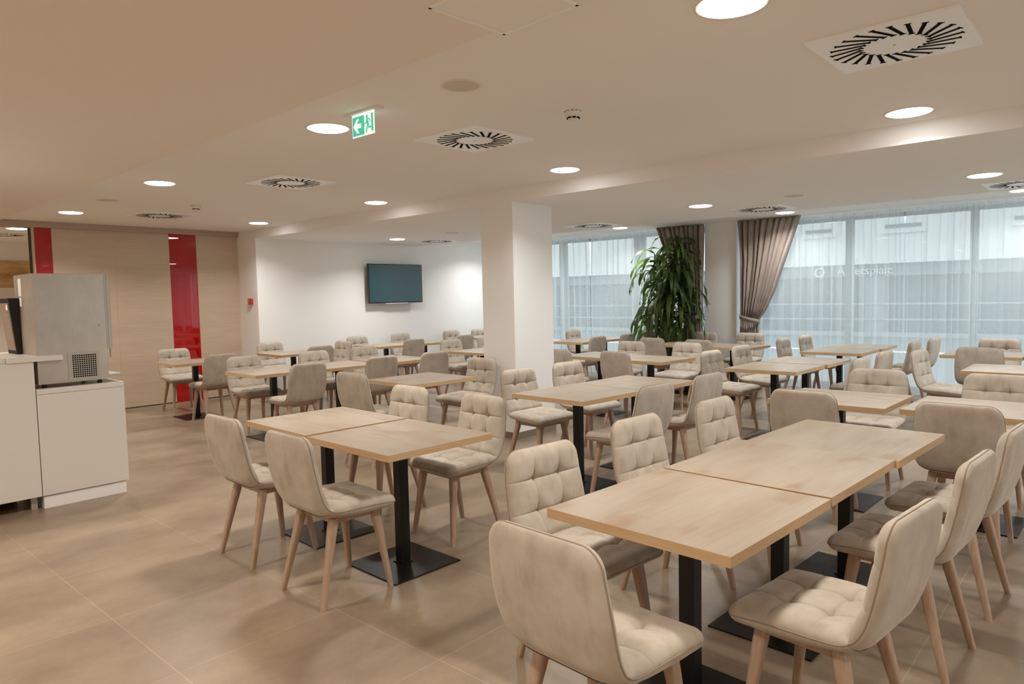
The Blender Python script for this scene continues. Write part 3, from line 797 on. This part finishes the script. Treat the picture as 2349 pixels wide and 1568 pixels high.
def path_at(l):
    l = max(0, min(LT, l))
    for i in range(len(CL) - 1):
        if CL[i + 1] >= l:
            t = (l - CL[i]) / (CL[i + 1] - CL[i]); a, c = CP[i], CP[i + 1]
            i0 = max(i - 3, 0); i1 = min(i + 4, len(CP) - 1)
            tx, tz = CP[i1][0] - CP[i0][0], CP[i1][1] - CP[i0][1]; L = math.hypot(tx, tz)
            return a[0] + (c[0] - a[0]) * t, a[1] + (c[1] - a[1]) * t, tx / L, tz / L
LB = CL[5 * 14 + 9]
def lz(z):   # path length where the back reaches height z
    for i in range(6 * 14, len(CP)):
        if CP[i][1] >= z: return CL[i]
    return LT
def ly(y):
    for i in range(len(CP)):
        if CP[i][0] <= y: return CL[i]
def halfw(l):
    t = l / LT
    if l < LB: return .232 - .006 * (l / LB)
    q = (l - LB) / (LT - LB); return .226 + .006 * math.sin(PI * min(1, q * 1.1)) - .016 * q * q
def cushion(seat):
    b = MB(); lines_x = (-.076, .076)
    if seat: l0, l1, lend, rc = 0, LB, 0, .036; lines = [ly(.10), ly(-.045)]; To = .043; Ti = .037
    else: l0, l1, lend, rc = LB, LT, LT, .064; lines = [lz(.735), lz(.60)]; To = .026; Ti = .036
    def samples(a, c, base, keys, w=.0045):
        s = set([a, c])
        n = int((c - a) / base)
        for i in range(n + 1): s.add(a + (c - a) * i / n)
        for k in keys:
            for d in (-3 * w, -1.6 * w, -.7 * w, 0, .7 * w, 1.6 * w, 3 * w): s.add(k + d)
        s = sorted(x for x in s if a <= x <= c); out = [s[0]]
        for x in s[1:]:
            if x - out[-1] > .0022: out.append(x)
        out[-1] = c
        return out
    edge = [lend + (1 if seat else -1) * q for q in (0, .0012, .004, .009, .016, .024, .034, .046)]
    ls = sorted(set([l for l in samples(l0, l1, .014, lines) if abs(l - lend) > .05] + edge))
    if seat: ls = sorted(set(ls))
    us0 = samples(-.226, .226, .014, lines_x)
    us = [-1] + [-.995, -.975, -.94, -.89] + [u / .232 for u in us0 if abs(u) < .198] + [.89, .94, .975, .995, 1]
    def d_edge(x, l):
        W = halfw(l); e = abs(l - lend); qx = abs(x) - (W - rc); qe = rc - e
        if qx > 0 and qe > 0: return max(0, rc - math.hypot(qx, qe))
        return max(0, min(W - abs(x), e))
    rows_i, rows_o = [], []
    for l in ls:
        y, z, ty, tz = path_at(l); nx_, nz_ = tz, -ty    # inner normal candidate
        if nz_ < 0 and seat: nx_, nz_ = -nx_, -nz_
        if not seat and nx_ < 0: nx_, nz_ = -nx_, -nz_
        if seat is True and nz_ < 0: nx_, nz_ = -nx_, -nz_
        e = abs(l - lend); W = halfw(l)
        hw = W if e >= rc else W - rc + math.sqrt(max(0, rc * rc - (rc - e) ** 2))
        ri, ro = [], []
        for u in us:
            x = u * hw; d = d_edge(x, l)
            q = min(1, d / .055); f = math.sqrt(max(0, 1 - (1 - q) ** 2))
            db = abs(l - LB); g = .30 + .70 * math.sqrt(max(0, 1 - (1 - min(1, db / .05)) ** 2))
            dl = min(min(abs(x - k) for k in lines_x), min(abs(l - k) for k in lines))
            bd = min(math.hypot(x - kx, l - kl) for kx in lines_x for kl in lines); nb = math.exp(-(bd / .055) ** 2)
            puff = (.0025 + .0085 * nb) * (1 - math.exp(-(dl / .020) ** 1.3)) - (.0026 + .0035 * nb) * math.exp(-(dl / .0032) ** 2)
            but = -.030 * math.exp(-(bd / .026) ** 1.2)
            t = f * g * (Ti + puff + but)
            if db < .002: t = .011 * f
            ri.append(b.bm.verts.new((x, y + nx_ * t, z + nz_ * t)))
            qo = min(1, d / (.045 + .075 * math.exp(-(abs(l - LB) / .10) ** 2))); fo = math.sqrt(max(0, 1 - (1 - qo) ** 2)); to = To * fo
            if seat: to *= (1 - .25 * max(0, 1 - e / .12))
            else: to *= 1 + .54 * math.exp(-(db / .06) ** 2)
            ro.append(b.bm.verts.new((x, y - nx_ * to, z - nz_ * to)) if d > 1e-6 else ri[-1])
        rows_i.append(ri); rows_o.append(ro)
    for A in (rows_i, rows_o):
        for r0, r1 in zip(A, A[1:]):
            for k in range(len(us) - 1):
                vs = [r0[k], r0[k + 1], r1[k + 1], r1[k]]
                vs2 = []
                for v in vs:
                    if v not in vs2: vs2.append(v)
                if len(vs2) >= 3: b.face(vs2, 0)
    # seam cord round the free edge
    cord = []
    for side in (1, -1):
        seq = ls if side == 1 else ls[::-1]
        if not seat: seq = seq
        for l in (seq if (side == 1) != seat else seq): pass
    def edge_pt(l, side):
        e = abs(l - lend); W = halfw(l); hw = W if e >= rc else W - rc + math.sqrt(max(0, rc * rc - (rc - e) ** 2))
        y, z, ty, tz = path_at(l); return (side * (hw + .0005), y, z)
    if seat: pl = [edge_pt(l, 1) for l in ls[::-1]] + [edge_pt(l, -1) for l in ls]
    else: pl = [edge_pt(l, 1) for l in ls] + [edge_pt(l, -1) for l in ls[::-1]]
    b.mi = 1; b.tube(pl, .0024, 5)
    return b
def chair_proto():
    r = empty('dining_chair', (0, 0, 0))
    cushion(True).obj('seat', ['beige_velvet', 'seam_cord'], r, smooth=True, merge=True)
    cushion(False).obj('backrest', ['beige_velvet', 'seam_cord'], r, smooth=True, merge=True)
    for (sx, y1, y0) in ((1, .148, .205), (-1, .148, .205), (1, -.098, -.205), (-1, -.098, -.205)):
        b = MB(); rings = []
        zt = .428 if y1 > 0 else .436
        for (t, w) in ((0, .0135), (.05, .0142), (.5, .0180), (.86, .0235), (1, .0235)):
            cx = sx * (.198 - .048 * t); cy = y0 + (y1 - y0) * t; cz = zt * t; ring = []
            for k in range(12):
                a = 2 * PI * k / 12 + PI / 12; c_, s_ = math.cos(a), math.sin(a); pw = .55
                ring.append(b.bm.verts.new((cx + w * math.copysign(abs(c_) ** pw, c_), cy + w * math.copysign(abs(s_) ** pw, s_), cz)))
            rings.append(ring)
        for a_, c_ in zip(rings, rings[1:]):
            for k in range(12): b.face([a_[k], a_[(k + 1) % 12], c_[(k + 1) % 12], c_[k]])
        b.face(rings[0][::-1]); b.face(rings[-1])
        smooth_sharp(b.obj('leg', 'washed_beech', r), 50)
    b = MB(); b.box(-.15, .15, .138, .158, .398, .428, .002); b.box(-.14, .14, -.102, -.080, .402, .434, .002)
    b.box(-.160, -.140, -.09, .14, .402, .432, .002); b.box(.140, .160, -.09, .14, .402, .432, .002)
    b.obj('seat_frame', 'washed_beech', r)
    return r
HEAD = {'N': 0, 'S': 180, 'E': -90, 'W': 90}
CHAIRS = [
#  x, y, heading, jitter deg, label
 (-3.945, 2.12, 'N', -1, 'beige chair seen from behind, left of two at the front-left tables'),
 (-3.145, 2.07, 'N', -2, 'beige chair seen from behind, right of two at the front-left tables'),
 (-4.08, 3.13, 'S', -2, 'tufted beige chair half hidden across the front-left tables, left one'),
 (-3.29, 3.10, 'S', -4, 'tufted beige chair across the front-left tables, right one with seat visible'),
 (-1.70, 2.33, 'E', -6, 'tufted beige chair left of the closest oak table'),
 (-1.74, 3.19, 'E', -4, 'tufted beige chair left side of the right-hand row, second from the viewer'),
 (-1.69, 4.02, 'E', -3, 'tufted beige chair left side of the right-hand row, third from the viewer'),
 (-1.21, 1.73, 'N', -4, 'large beige chair at the bottom edge with its back to the viewer'),
 (-.735, 2.36, 'W', -6, 'beige chair right of the closest oak table with brightly lit seat'),
 (-.70, 3.24, 'W', -4, 'beige chair second along the right side of the near row'),
 (-.66, 3.98, 'W', -4, 'beige chair third along the right side, cut by the right edge'),
 (-1.62, 4.93, 'N', -2, 'beige chair back seen just behind the third oak table, centre right'),
 (-.73, 4.83, 'N', -2, 'wide shaded beige chair back at right with splayed legs below'),
 (-1.57, 5.98, 'S', 0, 'tufted beige chair facing the viewer across the table left of the gap'),
 (-.76, 6.02, 'S', 0, 'tufted beige chair facing the viewer cut by the right edge'),
 (-3.93, 4.72, 'E', -4, 'tufted beige chair directly right of the column base, nearer one'),
 (-3.93, 5.46, 'E', -4, 'tufted beige chair right of the column, farther one beside the wall edge'),
 (-2.83, 4.45, 'W', -6, 'beige chair back angled at the centre pair of tables, nearer one'),
 (-2.83, 5.27, 'W', -3, 'beige chair back at the centre pair of tables, farther one'),
 (-5.27, 5.13, 'S', -2, 'tufted beige chair overlapping the left face of the column'),
 (-5.31, 3.97, 'N', 3, 'beige chair back at the near end of the single table left of the column'),
 (-6.74, 4.02, 'W', 0, 'beige chair back at the left-centre row, closest to the aisle'),
 (-6.72, 4.98, 'W', -2, 'beige chair back in the middle of the left-centre row'),
 (-6.64, 5.72, 'W', -2, 'beige chair back at the far end of the left-centre row'),
 (-7.80, 4.10, 'E', -2, 'tufted beige chair left of the table nearest the aisle in the left-centre row'),
 (-7.70, 5.00, 'E', -2, 'tufted beige chair on the far side of the left-centre row, middle'),
 (-7.75, 5.83, 'E', -2, 'tufted beige chair on the far side of the left-centre row, last'),
 (-9.40, 6.22, 'S', 0, 'narrow-looking tufted chair at the far end of the pilaster table'),
 (-8.95, 5.60, 'W', 0, 'beige chair back right of the pilaster table'),
 (-10.10, 4.22, 'E', -3, 'tufted beige chair against the oak wall beside the red strip'),
 (-8.92, 4.13, 'W', 0, 'beige chair back facing the red glass strip'),
 (-10.02, 5.68, 'E', -2, 'tufted beige chair in front of the white pilaster'),
 (-10.02, 7.35, 'E', -2, 'tufted beige chair below and left of the television'),
 (-10.02, 8.33, 'E', -2, 'tufted beige chair directly below the television right half'),
 (-8.93, 7.32, 'W', 0, 'beige chair back below the television table, nearer one'),
 (-9.93, 9.55, 'E', 0, 'tufted beige chair by the white wall right of the television'),
 (-8.90, 8.42, 'W', 0, 'beige chair back below the television table, farther one'),
 (-9.82, 10.22, 'E', 0, 'tufted beige chair by the far corner, peeking left of the column'),
 (-7.65, 8.20, 'E', 0, 'tufted beige chair edge touching the left side of the column'),
 (-7.68, 7.42, 'E', -2, 'tufted beige chair between the television and the column'),
 (-7.62, 10.50, 'E', 0, 'small tufted chair by the left sheer curtain just right of the column'),
 (-6.50, 8.98, 'W', 0, 'beige chair back cut by the right edge of the column'),
 (-6.53, 9.88, 'W', 0, 'beige chair back in front of the left sheer curtain, left one'),
 (-6.50, 10.57, 'W', 0, 'beige chair back in front of the left sheer curtain beside the plant'),
 (-5.19, 8.00, 'S', -2, 'tufted beige chair across the table right of the column, left one'),
 (-5.30, 9.27, 'N', -4, 'beige chair back just below the potted plant, left one'),
 (-4.50, 9.15, 'N', -4, 'beige chair back right of the potted plant pot'),
 (-4.40, 8.08, 'S', -4, 'tufted beige chair with full seat across the table right of the column'),
 (-4.43, 6.98, 'N', -5, 'beige chair back rising over the centre table pair'),
 (-5.23, 6.93, 'N', -3, 'beige chair mostly hidden beside the right face of the column'),
 (-5.27, 10.38, 'S', 0, 'tufted chair top against the white pier between windows'),
 (-4.52, 10.40, 'S', 0, 'tufted beige chair in front of the tied taupe drape'),
 (-3.31, 7.30, 'E', -3, 'tufted beige chair left of the mid-right pair, nearer with splayed legs'),
 (-3.34, 8.17, 'E', -3, 'tufted beige chair left of the mid-right pair, farther one'),
 (-2.22, 7.22, 'W', -4, 'pale chair back right of the mid-right pair, nearer one'),
 (-2.22, 8.10, 'W', -4, 'pale chair back right of the mid-right pair, farther one'),
 (-3.41, 9.72, 'E', 0, 'tufted chair before the right curtain, left one near the drape'),
 (-3.37, 10.47, 'E', 0, 'tufted chair before the right curtain, right one by the curtain table'),
 (-2.28, 9.70, 'W', -3, 'pale chair back right of the curtain table, nearer one'),
 (-2.22, 10.50, 'W', -5, 'pale chair back right of the curtain table, farthest tilted one'),
 (-1.28, 10.33, 'S', 0, 'tufted chair facing the viewer against the right sheer curtain'),
 (-1.26, 9.20, 'N', 0, 'beige chair back in front of the far right curtain table'),
 (-1.46, 8.33, 'E', -6, 'pale chair seen sideways at the right with its seat pointing right'),
]
cp = chair_proto()
for i, (x, y, hd, jt, lb) in enumerate(CHAIRS):
    o = cp if i == 0 else copy_tree(cp)
    o.location = (x, y, 0); o.rotation_euler = (0, 0, math.radians(HEAD[hd] + jt))
    tag(o, lb, 'chair', 'beige upholstered dining chairs')
